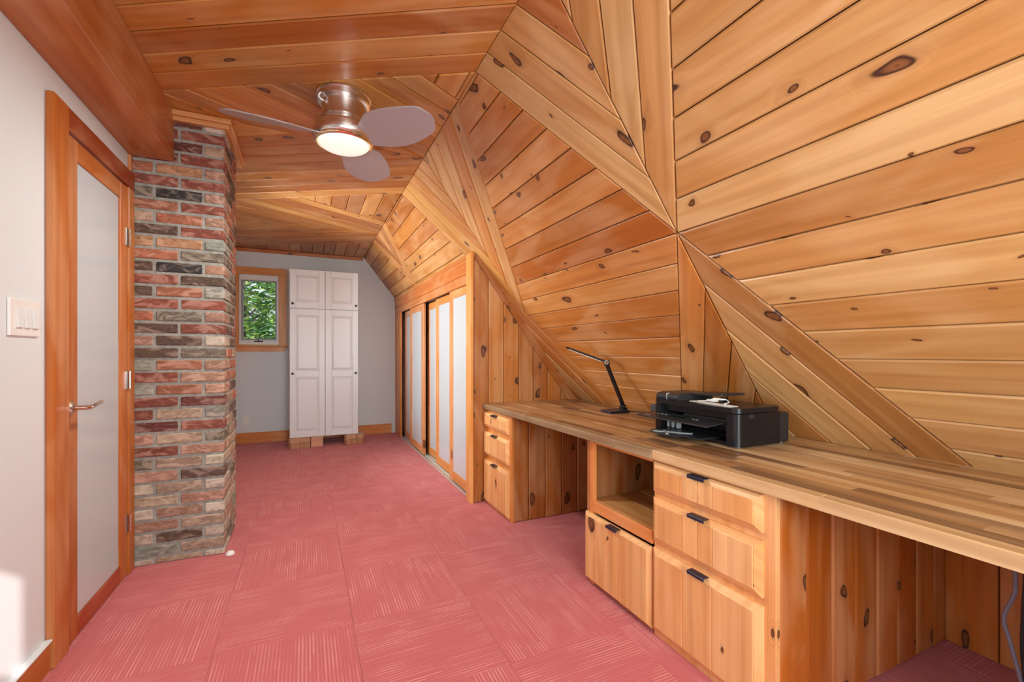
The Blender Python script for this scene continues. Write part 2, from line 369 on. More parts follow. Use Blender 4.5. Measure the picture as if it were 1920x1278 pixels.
def strips(poly, frame, ang, ref, wd, parent, tones, mat=None, **k):
    """fill a convex region with boards that run at ang; one joint passes through ref"""
    n = (-math.sin(ang), math.cos(ang)); r0 = ref[0]*n[0]+ref[1]*n[1]
    if frame is F_slope: poly = [(a_, (b_-0.004 if abs(b_) < 1e-6 else b_)) for a_, b_ in poly]
    vals = [p[0]*n[0]+p[1]*n[1]-r0 for p in poly]
    lift = k.pop('lift', 0)
    for i in range(math.floor(min(vals)/wd+1e-6), math.ceil(max(vals)/wd-1e-6)):
        q = clip(clip(poly, n, r0+i*wd), (-n[0], -n[1]), -(r0+(i+1)*wd))
        if len(q) >= 3: board(q, frame, ang, parent, mat or M_pine, pick(tones), lift=lift+rnd.uniform(-0.0012, 0.0012), **k)
BW = 0.13

# ------------------------------------------------------------------ the setting
ZC, XC, K = 2.455, 0.72, 0.785
Y0, Y1 = -1.0, 6.49
SL = math.hypot(1, K)
F_slope = (Vector((XC, 0, ZC)), Vector((0,1,0)), Vector((K, 0, -1))/SL, Vector((-1, 0, -K))/SL)
F_ceil = (Vector((0,0,ZC)), Vector((1,0,0)), Vector((0,1,0)), Vector((0,0,-1)))
F_floor = (Vector((0,0,0)), Vector((1,0,0)), Vector((0,1,0)), Vector((0,0,1)))

# floor and its 50 cm carpet tiles
fl = tag(bx('floor', -1.0, 2.75, Y0-0.1, Y1+0.1, -0.12, -0.0062, M_dark, bev=0), kind='structure')
for i in range(-3, 5):
    for j in range(-10, 7):
        x, y = 0.179+0.5*i, 3.494+0.5*j
        p = [(max(x, -0.85), max(y, Y0)), (min(x+0.5, 2.32), max(y, Y0)), (min(x+0.5, 2.32), min(y+0.5, Y1)), (max(x, -0.85), min(y+0.5, Y1))]
        if p[1][0]-p[0][0] < 0.01 or p[2][1]-p[1][1] < 0.01: continue
        if y > 3.25 and x > 1.15: continue
        if y+0.5 > 3.25 and x+0.5 > 1.2:
            if x < 1.15: p = [(x, y), (1.16, y), (1.16, y+0.5), (x, y+0.5)] if y > 3.0 else p
        ang = R(90) if (i+j) % 2 else 0.0
        board(p, F_floor, ang, fl, M_carpet, (0.5,0.5,0.5), th=0.006, bev=0.0015, gap=0.0004, name='carpet_tile')

# ceiling: boards in triangles, laid at 30 degrees to the room
ce = tag(bx('ceiling', -1.0, XC+0.05, Y0-0.1, Y1+0.1, ZC+0.012, ZC+0.1, M_dark, bev=0), kind='structure')
a30 = R(30); L = -0.85; h = 0.57735*(XC-L)
regs = [([(L,Y0),(XC,Y0),(XC,1.978),(L,1.978+h)], -a30, (XC,1.978)),
        ([(XC,1.978),(XC,2.24),(0.493,2.109)], R(90), (XC-0.02,2.1)),
        ([(XC,2.24),(XC,2.99),(L,2.99),(L,1.978+h),(0.493,2.109)], a30, (XC,2.24)),
        ([(XC,2.99),(XC,3.74),(L,3.74+h),(L,2.99)], -a30, (XC,3.74)),
        ([(XC,3.74),(XC,4.63),(-0.05,4.185)], R(90), (XC,4.0)),
        ([(XC,4.63),(XC,5.09),(L,5.09),(L,3.74+h),(-0.05,4.185)], a30, (XC,4.63)),
        ([(XC,5.09),(XC,5.544),(L,5.544+h),(L,5.09)], -a30, (XC,5.544)),
        ([(XC,5.544),(XC,Y1),(L,Y1),(L,5.544+h)], R(90), (XC,6.0))]
for p, a, ref in regs: strips([((x+0.004 if abs(x-XC) < 1e-6 else x), y) for x, y in p], F_ceil, a, ref, BW, ce, T_deep, bev=0.005)

# right-hand slope
bm = bmesh.new()
O, U, V, N = F_slope
c8 = [O+U*a+V*b-N*h_ for h_ in (0.019, 0.09) for a, b in ((Y0-0.1, -0.06), (Y1+0.1, -0.06), (Y1+0.1, 2.9), (Y0-0.1, 2.9))]
vs = [bm.verts.new(c) for c in c8]
for f in ((0,1,2,3),(7,6,5,4),(0,4,5,1),(1,5,6,2),(2,6,7,3),(3,7,4,0)): bm.faces.new([vs[i] for i in f])
sl = tag(obj('wall_right', bm, M_dark), kind='structure')
P = (1.372, 1.05); SB = 2.50
A60 = R(60)
k6 = 0.57735
dn1 = (P[0]-k6*(SB-P[1]), SB); dn2 = (P[0]+k6*(SB-P[1]), SB)
Vn = (3.06, 1.31); vb = (3.06-(SB-1.31)*0.492, SB)
aL = math.atan2(1.31, 3.06-2.24); aR = math.atan2(1.31, 3.06-3.75)
hor = (0, 1.055)
S = 0.705
strips([(Y0,0),(P[0]-k6*P[1],0),P,dn1,(Y0,SB)], F_slope, 0, hor, BW, sl, T_pale, bev=0.005)
strips([P,(P[0]+k6*P[1],0),(2.24,0),Vn,vb,dn2], F_slope, 0, hor, BW, sl, T_mid)
strips([(P[0]-k6*P[1],0),(1.325,0),P], F_slope, A60, P, BW, sl, T_pale, bev=0.0045)
strips([(1.325,0),(P[0]+k6*P[1],0),P], F_slope, math.pi-A60, P, BW, sl, T_mid+T_pale)
strips([P,(1.43,SB),dn1], F_slope, math.pi-A60, P, BW, sl, T_pale, bev=0.005)
strips([P,dn2,(1.43,SB)], F_slope, A60, P, BW, sl, T_mid)
strips([(2.24,0),(2.99,0),Vn], F_slope, aL, Vn, BW, sl, T_mid+T_pale, bev=0.005)
strips([(2.99,0),(3.75,0),Vn], F_slope, aR, Vn, BW, sl, T_mid+T_deep, bev=0.005)
strips([Vn,(3.24,0.968),(3.24,SB),vb], F_slope, math.atan2(SB-1.31, vb[0]-3.06), Vn, BW, sl, T_mid+T_pale+T_deep, bev=0.009)
strips([(3.75,0),(4.633,0),(5.15,S),(3.38,S)], F_slope, 0, hor, BW, sl, T_deep+T_mid)
strips([(4.633,0),(5.09,0),(5.15,S)], F_slope, math.atan2(S, 0.517), (5.15,S), BW, sl, T_mid, bev=0.005)
strips([(5.09,0),(5.544,0),(5.15,S)], F_slope, math.atan2(S, -0.394), (5.15,S), BW, sl, T_mid, bev=0.005)
strips([(5.544,0),(Y1,0),(Y1,S),(5.15,S)], F_slope, 0, hor, BW, sl, T_deep)

# walls
def wall(name, axis, pos0, pos1, a0, a1, z0, z1, holes, mat=M_wall):
    """solid wall with rectangular openings (a, a', z, z')"""
    bm = bmesh.new(); As = sorted({a0, a1, *[v for q in holes for v in q[:2]]}); Zs = sorted({z0, z1, *[v for q in holes for v in q[2:]]})
    for i in range(len(As)-1):
        for j in range(len(Zs)-1):
            am, zm = (As[i]+As[i+1])/2, (Zs[j]+Zs[j+1])/2
            if any(q[0] < am < q[1] and q[2] < zm < q[3] for q in holes): continue
            if axis == 'x': box(bm, pos0, pos1, As[i], As[i+1], Zs[j], Zs[j+1])
            else: box(bm, As[i], As[i+1], pos0, pos1, Zs[j], Zs[j+1])
    return tag(obj(name, bm, mat), kind='structure')
WN = (-0.85, 1.4, 0.9, 2.0); WF = (3.72, 4.80, 1.1, 2.1)
wall('wall_left', 'x', -0.95, -0.85, Y0-0.1, Y1+0.1, -0.1, ZC+0.02, [WN, WF])
WE = (-0.765, -0.325, 1.275, 2.085)
wall('wall_front', 'y', Y1, Y1+0.12, -0.95, 2.75, -0.1, ZC+0.02, [WE])
WS = (-0.15, 0.728, 1.925, 2.345); WB = (1.0, 1.9, 0.95, 1.35)
wall('wall_back', 'y', Y0-0.12, Y0, -0.95, 2.75, -0.1, ZC+0.02, [WS, (-0.2, 1.3, 0.74, 1.69)])

# kneehole wall behind the desk
F_knee = (Vector((2.30, 0, 0)), Vector((0,1,0)), Vector((0,0,1)), Vector((-1,0,0)))
kw = tag(bx('wall_right_lower', 2.32, 2.40, Y0-0.1, Y1+0.1, -0.1, 0.50, M_dark, bev=0), kind='structure')
F_knee = (Vector((2.30, 0, 0)), Vector((0,-1,0)), Vector((0,0,1)), Vector((-1,0,0)))
strips([(-3.2,0),(1.25,0),(1.25,0.44),(-3.2,0.44)], F_knee, R(90), (-0.93,0), 0.19, kw, T_shaded)

# closet end wall (vertical boards) and the sloping trim on it
F_end = (Vector((0,3.20,0)), Vector((1,0,0)), Vector((0,0,1)), Vector((0,-1,0)))
xs = lambda z: XC+K*(ZC-z)
ew = tag(bx('wall_closet_end', 1.16, 1.95, 3.222, 3.26, -0.05, 1.0, M_dark, bev=0), kind='structure')
bm = bmesh.new(); tri = [(1.16, 1.0), (xs(1.0)-0.01, 1.0), (1.16, 1.88)]
q = [bm.verts.new((x, y, z)) for y in (3.222, 3.26) for x, z in tri]
for f in ((0,1,2),(5,4,3),(0,3,4,1),(1,4,5,2),(2,5,3,0)): bm.faces.new([q[i] for i in f])
obj('backing', bm, M_dark, ew)
strips([(1.15,0),(2.30,0),(2.30,xs(0)*0+0.44),(1.15,1.905)], F_end, R(90), (1.144,0), BW, ew, T_mid, bev=0.005, name='plank')
board([(1.152,1.862),(1.222,1.90),(2.118,0.742),(1.985,0.742)], (F_end[0]+Vector((0,-0.022,0)),)+F_end[1:], math.atan2(-1.0, K), ew, M_pine, pick(T_mid), name='sloping_trim', th=0.02)

# ------------------------------------------------------------------ trims, baseboards
tag(bx('baseboard_left', -0.85, -0.834, Y0, 2.148, 0, 0.105, M_fir, color=T_fir, bev=0.003), kind='structure')
b = tag(bx('baseboard_front', -0.85, 1.10, Y1-0.016, Y1, 0, 0.135, wood('pine_grain_x', 'X', 0.95), color=srgb(214,132,58), bev=0.003), kind='structure')
bx('trim_cap', -0.85, -0.828, Y0, 2.148, 0.105, 0.112, M_white, parent=bpy.data.objects['baseboard_left'], bev=0.001)
M_pine_x = b.data.materials[0]
tag(bx('trim_1', -0.85, XC-0.01, Y1-0.022, Y1, ZC-0.045, ZC-0.002, M_pine_x, color=srgb(196,112,50), bev=0.004), kind='structure')
bm = bmesh.new()
box(bm, -0.66, -0.385, 2.945, 2.99, 2.425, 2.453); box(bm, -0.66, -0.395, 2.958, 2.99, 2.40, 2.425)
tag(obj('trim_2', bm, M_pine_x, color=srgb(206,140,82), bev=0.006, seg=2), kind='structure')
bm = bmesh.new()
box(bm, -0.425, -0.385, 2.99, 3.56, 2.425, 2.453); box(bm, -0.425, -0.397, 2.99, 3.555, 2.40, 2.425)
tag(obj('trim_3', bm, M_pine_y, color=srgb(206,146,88), bev=0.006, seg=2), kind='structure')

# closet front: fascia boards, posts
F_clo = (Vector((1.15,0,0)), Vector((0,-1,0)), Vector((0,0,1)), Vector((-1,0,0)))
tag(bx('trim_4', 1.135, 1.17, 3.20, Y1, 1.875, 1.908, M_pine_y, color=srgb(204,126,62), bev=0.006, seg=2), kind='structure')
tag(bx('trim_5', 1.140, 1.165, 3.30, Y1-0.04, 1.760, 1.876, M_pine_y, color=srgb(202,116,52), bev=0.003), kind='structure')
tag(bx('trim_6', 1.150, 1.175, 3.26, Y1, 1.685, 1.762, M_pine_y, color=srgb(206,126,64), bev=0.003), kind='structure')
tag(bx('trim_7', 1.122, 1.148, 3.185, 3.290, 0, 1.895, M_pine_z, color=srgb(226,152,76), bev=0.003), kind='structure')
tag(bx('trim_8', 1.150, 1.175, 6.098, Y1, 0, 1.70, M_pine_zk, color=srgb(212,128,52), bev=0.003), kind='structure')
tag(bx('trim_9', -0.85, -0.835, 2.962, 2.985, 2.09, 2.18, M_fir_z, color=T_fir, bev=0.002), kind='structure')

# ------------------------------------------------------------------ ceiling beam
bm = bmesh.new(); box(bm, -0.85, -0.655, Y0, 2.985, 2.182, ZC-0.001)
o = obj('ceiling_beam', bm, M_fir, color=srgb(178,102,42), bev=0.004)
tag(o, 'long boxed reddish wood beam under the ceiling along the white door wall', 'beam')

# ------------------------------------------------------------------ door 1 and its casing (left wall)
d = thing('door_1', (-0.85, 2.59, 0), kind='structure')
cf = srgb(184, 100, 30)
bx('casing', -0.85, -0.824, 2.150, 2.262, 0.0, 2.082, M_fir_z, d, cf, 0.004)
bx('casing', -0.85, -0.826, 2.905, 2.984, 0.0, 1.992, M_fir_z, d, cf, 0.004)
bx('head_casing', -0.85, -0.826, 2.263, 2.984, 1.995, 2.082, M_fir, d, srgb(150,64,18), 0.003)
bx('stop_strip', -0.85, -0.838, 2.263, 2.276, 0.0, 1.994, M_fir_z, d, cf, 0.002)
bx('stop_strip', -0.85, -0.838, 2.893, 2.904, 0.0, 1.994, M_fir_z, d, cf, 0.002)
leaf = bx('stile', -0.85, -0.834, 2.278, 2.356, 0.006, 1.985, M_fir_z, d, srgb(176,92,26), 0.002)
bx('stile', -0.85, -0.834, 2.816, 2.891, 0.006, 1.985, M_fir_z, d, srgb(196,106,42), 0.002)
bx('rail', -0.85, -0.834, 2.357, 2.815, 1.906, 1.985, M_fir, d, cf, 0.002)
bx('rail', -0.85, -0.834, 2.357, 2.815, 0.006, 0.082, M_fir, d, srgb(168,66,24), 0.002)
bx('glass_panel', -0.85, -0.842, 2.357, 2.815, 0.083, 1.905, M_frost, d, bev=0)
bm = bmesh.new()
for a in ((-0.842, -0.838, 2.357, 2.363), (-0.842, -0.838, 2.809, 2.815)): box(bm, *a, 0.083, 1.905)
obj('glazing_bead', bm, M_fir_z, d, cf, bev=0.001)
hd = thing('handle', (-0.834, 2.292, 0.925)); hd.parent = d; hd.matrix_parent_inverse = wm(d).inverted()
bm = bmesh.new(); lathe(bm, [(0, 0.010), (0.018, 0.010), (0.028, 0.004), (0.029, 0)], n=24)
for v in bm.verts: v.co = Vector((-0.834+v.co.z, 2.292+v.co.x, 0.925+v.co.y))
obj('rosette', bm, M_chrome, hd, smooth=True)
bm = bmesh.new(); tube(bm, [(-0.83, 2.292, 0.925), (-0.782, 2.292, 0.925)], 0.009, 14)
pts = spline([(-0.786, 2.290, 0.925), (-0.776, 2.305, 0.925), (-0.774, 2.335, 0.929), (-0.768, 2.385, 0.938)], 6)
tube(bm, pts, [0.010-0.0002*i for i in range(len(pts))], 10)
obj('lever', bm, M_chrome, hd, smooth=True)
for z in (1.729, 1.0, 0.268):
    hg = bx('hinge', -0.836, -0.829, 2.872, 2.896, z-0.045, z+0.045, M_steel, d, bev=0.001)
    bm = bmesh.new(); tube(bm, [(-0.822, 2.902, z-0.045), (-0.822, 2.902, z+0.045)], 0.0055, 10); obj('pin', bm, M_chrome, hg, smooth=True)

# switch plate
s = thing('light_switch', (-0.85, 2.013, 1.25), 'white three-rocker light switch plate on the white wall left of the door', 'switch')
bx('plate', -0.85, -0.842, 1.925, 2.100, 1.194, 1.314, M_plastic, s, bev=0.003, seg=2)
for y in (1.958, 2.004, 2.050):
    bx('rocker_frame', -0.842, -0.8405, y-0.002, y+0.035, 1.219, 1.289, M_plastic, s, bev=0.0005)
    bm = bmesh.new(); vs = box(bm, -0.842, -0.836, y, y+0.033, 1.221, 1.287)
    for v in vs:
        if v.co.z > 1.25 and v.co.x > -0.84: v.co.x = -0.8395
    obj('rocker', bm, M_white, s, bev=0.0006)
bm = bmesh.new()

# ------------------------------------------------------------------ windows
def window(name, axis, hole, pos, depth, casing=None, sgn=1):
    """frame, sash and glass in an opening; pos = inner wall face, depth towards outside (sgn)"""
    a0, a1, z0, z1 = hole; wd = thing(name, (0,0,0), kind='structure')
    def b_(n, p, q, u, v, r, t_, mat, c=None, bev=0.002):
        p, q = sorted((pos+sgn*p, pos+sgn*q))
        return bx(n, p, q, u, v, r, t_, mat, wd, c, bev) if axis == 'x' else bx(n, u, v, p, q, r, t_, mat, wd, c, bev)
    for u, v, r, t_ in ((a0, a0+0.022, z0, z1), (a1-0.022, a1, z0, z1), (a0+0.022, a1-0.022, z1-0.022, z1), (a0+0.022, a1-0.022, z0, z0+0.022)):
        b_('frame', 0.0, depth, u, v, r, t_, M_plastic)
    for u, v, r, t_ in ((a0+0.022, a0+0.042, z0+0.022, z1-0.022), (a1-0.042, a1-0.022, z0+0.022, z1-0.022), (a0+0.042, a1-0.042, z1-0.042, z1-0.022), (a0+0.042, a1-0.042, z0+0.022, z0+0.042)):
        b_('sash', 0.035, 0.065, u, v, r, t_, M_lgrey, None, 0.002)
    b_('pane', 0.045, 0.050, a0+0.042, a1-0.042, z0+0.042, z1-0.042, M_glass, None, 0)
    return wd
we = window('window_1', 'y', WE, Y1, 0.10)
cw = srgb(222, 144, 66)
bx('casing', -0.845, -0.765, Y1-0.02, Y1, 1.235, 2.215, M_pine_z, we, cw, 0.003)
bx('casing', -0.325, -0.232, Y1-0.02, Y1, 1.235, 2.125, M_pine_z, we, cw, 0.003)
bx('casing', -0.845, -0.232, Y1-0.022, Y1, 2.127, 2.217, M_pine_x, we, cw, 0.003)
bx('sill', -0.845, -0.215, Y1-0.05, Y1, 1.218, 1.240, M_pine_x, we, cw, 0.003)
bm = bmesh.new(); vs = box(bm, -0.845, -0.228, Y1-0.02, Y1, 1.155, 1.217)
for v in vs:
    if v.co.x > -0.5 and v.co.z < 1.2: v.co.x -= 0.035
obj('apron', bm, M_pine_x, we, cw, bev=0.002)
bx('filler_strip', -0.765, -0.325, Y1-0.018, Y1, 1.241, 1.274, M_plastic, we, None, 0.002)
bx('roller_blind', -0.762, -0.328, Y1-0.012, Y1+0.02, 2.055, 2.122, M_plastic, we, None, 0.004)
bm = bmesh.new(); box(bm, -0.60, -0.50, Y1-0.012, Y1+0.018, 1.274, 1.290); tube(bm, spline([(-0.555, Y1-0.004, 1.29), (-0.55, Y1-0.02, 1.32), (-0.535, Y1-0.025, 1.345), (-0.525, Y1-0.02, 1.375)], 5), 0.006)
obj('crank_handle', bm, M_blackmat, we, smooth=True)
window('window_2', 'x', WN, -0.85, 0.09, sgn=-1); window('window_3', 'x', WF, -0.85, 0.09, sgn=-1)
window('window_4', 'y', WS, Y0, 0.10, sgn=-1); window('fill_window', 'y', (-0.2, 1.3, 0.74, 1.69), Y0, 0.10, sgn=-1)  # the second is an unseen opening added for the back fill light

# ------------------------------------------------------------------ brick chimney
CH = (-0.84, -0.425, 2.99, 3.455)
ch = thing('brick_chimney', (-0.63, 3.2, 0), 'floor to ceiling chimney breast of weathered mixed red and grey bricks beside the door', 'chimney')
bx('mortar', CH[0], CH[1]-0.005, CH[2]+0.005, CH[3], 0, ZC-0.002, M_mortar, ch, bev=0.002)
BC = {'R': srgb(136,70,54), 'D': srgb(104,48,40), 'O': srgb(166,102,76), 'P': srgb(172,130,110), 'W': srgb(188,174,158), 'G': srgb(116,108,92),
      'K': srgb(40,38,40), 'B': srgb(92,70,58), 'T': srgb(170,146,124), 'Y': srgb(178,134,96), 'g': srgb(142,142,132)}
rows_dn = ['B','DW','RR','DT','DR','OYP','RR','GKP','OR','TOP','BR','YYg','OG','BKP','RB','BOg','RR','OGP','BR','POT' if 0 else 'PBW']
below = ['BG','gOP','RP','gOP','RD','RTg','DR','PTG','RP','GTW','PB','WTW','TP','WPW','PT','WBW','gT','WTW']
PT = 0.0667; ztop0 = 1.164
def brick(x0, x1, y0, y1, z0, z1, col):
    k = rnd.uniform(0.86, 1.12); c = tuple(min(1, v*k*rnd.uniform(0.96, 1.04)) for v in col)
    bm = bmesh.new(); j = rnd.uniform(-0.0015, 0.003)
    box(bm, x0, x1 + (j if x1 > -0.43 else 0), y0 - (j if y0 < 3.0 else 0), y1, z0, z1, jit=0.0012)
    for v in bm.verts: v.co -= Vector(((x0+x1)/2, (y0+y1)/2, (z0+z1)/2))
    obj('brick', bm, M_brick, ch, c, bev=0.004, seg=1, M=Matrix.Translation(((x0+x1)/2, (y0+y1)/2, (z0+z1)/2)))
seq = {}
for i, r_ in enumerate(reversed(rows_dn[1:])): seq[i+1] = r_
for i, r_ in enumerate(below): seq[-i] = r_
MT = 0.0155
sidecols = 'RBOBTRBOGB'
for k in range(-17, 20):
    zt = ztop0+k*PT; zb = zt-(PT-MT)
    zb, zt = max(zb, 0.002), min(zt, ZC-0.004)
    if zt-zb < 0.012: continue
    pat = seq.get(k, 'RR'); A = (k % 2 != 0)
    yf, xr = CH[2], CH[1]
    if A:
        if len(pat) < 3: pat = pat[0]+pat
        brick(CH[0], -0.752, yf, yf+0.09, zb, zt, BC[pat[0]]); brick(-0.736, -0.530, yf, yf+0.09, zb, zt, BC[pat[1]])
        brick(-0.516, xr, yf, yf+0.20, zb, zt, BC[pat[2]])
        cuts = [(yf+0.213, yf+0.41), (yf+0.423, CH[3])]
    else:
        brick(CH[0], -0.641, yf, yf+0.09, zb, zt, BC[pat[0]]); brick(-0.627, xr, yf, yf+0.095, zb, zt, BC[pat[-1]])
        cuts = [(yf+0.108, yf+0.306), (yf+0.319, CH[3])]
    for a, b_ in cuts:
        if b_-a > 0.02: brick(xr-0.09, xr, a, b_, zb, zt, BC[rnd.choice(sidecols if k > -8 else 'TGTWPg')])

# little white cap on the carpet at the chimney's foot
bm = bmesh.new(); lathe(bm, [(0.024, 0.0), (0.023, 0.008), (0.016, 0.016), (0.007, 0.020), (0, 0.021)], (-0.392, 2.962, 0.001), 20)
tag(obj('floor_cap', bm, M_plastic, smooth=True), 'tiny white domed plastic cap on the carpet at the foot of the brick corner', 'cap')

# ------------------------------------------------------------------ white tall cabinet on blocks
X0, X1, YC, ZB, ZT = -0.180, 0.588, 5.885, 0.130, 2.132
tc_ = thing('tall_cabinet', (0.2, 6.15, ZB), 'tall white pantry cabinet with four raised-panel doors and black knobs by the window', 'cabinet')
bx('body', X0+0.012, X1-0.006, YC+0.021, Y1-0.02, ZB, ZT-0.008, M_white, tc_, bev=0.002)
def rpdoor(x0, x1, z0, z1, panels, knob):
    dr = bx('door', x0, x1, YC+0.004, YC+0.020, z0, z1, M_white, tc_, bev=0.003)
    fr = 0.066
    bm = bmesh.new()
    zs = [z0] + [v for p in panels for v in p] + [z1]
    box(bm, x0, x0+fr, YC-0.006, YC+0.004, z0, z1); box(bm, x1-fr, x1, YC-0.006, YC+0.004, z0, z1)
    for i in range(0, len(zs), 2): box(bm, x0+fr, x1-fr, YC-0.006, YC+0.004, zs[i], zs[i+1])
    obj('door_frame', bm, M_white, dr, bev=0.003)
    for a, b_ in panels:
        bm = bmesh.new(); xa, xb = x0+fr+0.006, x1-fr-0.006; a += 0.006; b_ -= 0.006; s_ = 0.024
        o4 = [bm.verts.new(v) for v in ((xa, YC+0.003, a), (xb, YC+0.003, a), (xb, YC+0.003, b_), (xa, YC+0.003, b_))]
        i4 = [bm.verts.new(v) for v in ((xa+s_, YC-0.006, a+s_), (xb-s_, YC-0.006, a+s_), (xb-s_, YC-0.006, b_-s_), (xa+s_, YC-0.006, b_-s_))]
        bm.faces.new(i4); bm.faces.new(o4[::-1])
        for i in range(4): bm.faces.new((o4[i], o4[(i+1) % 4], i4[(i+1) % 4], i4[i]))
        obj('raised_panel', bm, M_white, dr)
    bm = bmesh.new(); lathe(bm, [(0, 0.026), (0.010, 0.025), (0.0145, 0.018), (0.012, 0.011), (0.006, 0.008), (0.006, 0)], n=18)
    for v in bm.verts: v.co = Vector((knob[0]+v.co.x, YC-0.006-v.co.z, knob[1]+v.co.y))
    tag(obj('knob', bm, M_blackmat, dr, smooth=True), 'round black knob')
XM = 0.207
rpdoor(X0, XM-0.003, 1.668, ZT, [(1.745, 2.065)], (-0.148, 1.722))
rpdoor(XM+0.003, X1, 1.668, ZT, [(1.745, 2.065)], (0.560, 1.722))
rpdoor(X0, XM-0.003, ZB, 1.660, [(0.205, 0.845), (0.925, 1.590)], (-0.148, 0.892))
rpdoor(XM+0.003, X1, ZB, 1.660, [(0.205, 0.845), (0.925, 1.590)], (0.558, 0.888))
for gx, side, stack in ((-0.075, 'left', 0), (0.545, 'right', 1)):
    for lv in (0, 1):
        bm = bmesh.new(); z0, z1 = 0.001+lv*0.0645, 0.0635+lv*0.0645
        hw = 0.118
        prof = [(-1,0.09),(-1,-0.03),(-0.82,-0.065),(-0.35,-0.05),(-0.12,-0.035),(0.12,-0.035),(0.35,-0.05),(0.82,-0.065),(1,-0.03),(1,0.09)] if side == 'right' else \
               [(-1,0.09),(-1,-0.045),(-0.85,-0.07),(-0.1,-0.07),(0.15,-0.045),(0.55,-0.035),(1,-0.035),(1,0.09)]
        lo = [bm.verts.new((gx+a*hw, 5.93+b_, z0)) for a, b_ in prof]; hi = [bm.verts.new((gx+a*hw, 5.93+b_, z1)) for a, b_ in prof]
        n = len(prof); bm.faces.new(lo[::-1]); bm.faces.new(hi)
        for i in range(n): bm.faces.new((lo[i], lo[(i+1) % n], hi[(i+1) % n], hi[i]))
        o = obj('wooden_block', bm, M_pine_z, color=(srgb(176,124,88) if lv == 0 else srgb(196,152,118)), bev=0.003)
        tag(o, '%s shaped brown wooden block propping the %s corner of the tall white cabinet' % (('lower', 'upper')[lv], side) , 'block', 'wooden blocks under the tall cabinet')
bx_ = tag(bx('pine_offcut', 0.050, 0.185, 5.91, 5.935, 0.001, 0.128, M_pine_x, color=srgb(216,160,128), bev=0.002), 'pinkish pale board offcut standing under the middle of the tall white cabinet', 'board')

# wall plate
s = thing('wall_plate', (-0.685, Y1, 0.29), 'blank cream wall plate above the baseboard under the small window', 'wall plate')
bx('plate', -0.728, -0.652, Y1-0.008, Y1, 0.225, 0.352, M_plastic, s, bev=0.003, seg=2)
bx('insert', -0.712, -0.668, Y1-0.0095, Y1-0.008, 0.250, 0.328, M_plastic, s, bev=0.0005)

# ------------------------------------------------------------------ closet: sliding doors, track, shelf
closet_back = tag(bx('wall_closet_back', 1.72, 1.76, 3.27, Y1, -0.1, 1.12, M_closet, bev=0), kind='structure')
tag(bx('wall_closet_floor', 1.15, 1.72, 3.27, Y1, -0.006, 0.002, M_closet, bev=0), kind='structure')
def sliding(y0, y1, x, lab, tone, zt=1.684):
    s = thing('sliding_door', (x, (y0+y1)/2, 0.02), lab, 'door', 'closet sliding doors')
    st = 0.098
    bx('stile', x, x+0.026, y0, y0+st, 0.02, zt, M_pine_zk, s, tone, 0.002); bx('stile', x, x+0.026, y1-st, y1, 0.02, zt, M_pine_zk, s, tone, 0.002)
    bx('rail', x, x+0.026, y0+st, y1-st, zt-0.072, zt, M_pine_y, s, tone, 0.002); bx('rail', x, x+0.026, y0+st, y1-st, 0.02, 0.100, M_pine_y, s, tone, 0.002)
    bx('panel', x+0.006, x+0.018, y0+st, y1-st, 0.100, zt-0.072, M_frost, s, bev=0)
to = srgb(222, 140, 66)
sliding(3.215, 3.889, 1.170, 'white-panelled sliding closet door nearest the desk, in the front track', srgb(218,140,72))
sliding(3.78, 4.474, 1.203, 'white-panelled sliding closet door second from the desk, half behind the nearest one', to)
sliding(4.30, 4.961, 1.236, 'sliding closet door right of the dark gap, showing only a narrow white strip', to)
sliding(4.871, 5.560, 1.170, 'white-panelled sliding closet door just left of the dark closet gap', srgb(212,136,78))
sliding(5.42, 6.06, 1.203, 'sliding closet door with pinkish stile partly behind the door left of the gap', srgb(206,140,110))
sliding(5.75, 6.44, 1.236, 'rearmost sliding closet door, a pale stile beside the far closet post', srgb(200,138,110))
tr = thing('door_track', (1.2, 4.8, 0), 'pale aluminium bottom track on the floor under the sliding closet doors', 'track')
bx('track_base', 1.150, 1.268, 3.30, Y1-0.40, 0.0, 0.006, M_alu, tr, bev=0.001)
for x in (1.154, 1.200, 1.233, 1.266): bx('rail', x-0.002, x+0.001, 3.30, Y1-0.40, 0.006, 0.017, M_alu, tr, bev=0)
tag(bx('top_track', 1.176, 1.268, 3.27, Y1, 1.69, 1.715, M_blackmat, bev=0.001), 'dark metal top track above the sliding closet doors', 'track')
cs_ = tag(bx('closet_shelf', 1.30, 1.72, 3.275, Y1-0.01, 1.125, 1.145, M_pine_y, color=srgb(214,160,110), bev=0.002), 'pale wood closet shelf seen through the gap between the sliding doors', 'shelf')
bm = bmesh.new(); tube(bm, [(1.45, 3.28, 1.06), (1.45, Y1-0.01, 1.06)], 0.016, 12)
tag(obj('closet_rod', bm, M_blackmat, smooth=True), 'dark hanging rod under the closet shelf behind the sliding doors', 'rod')

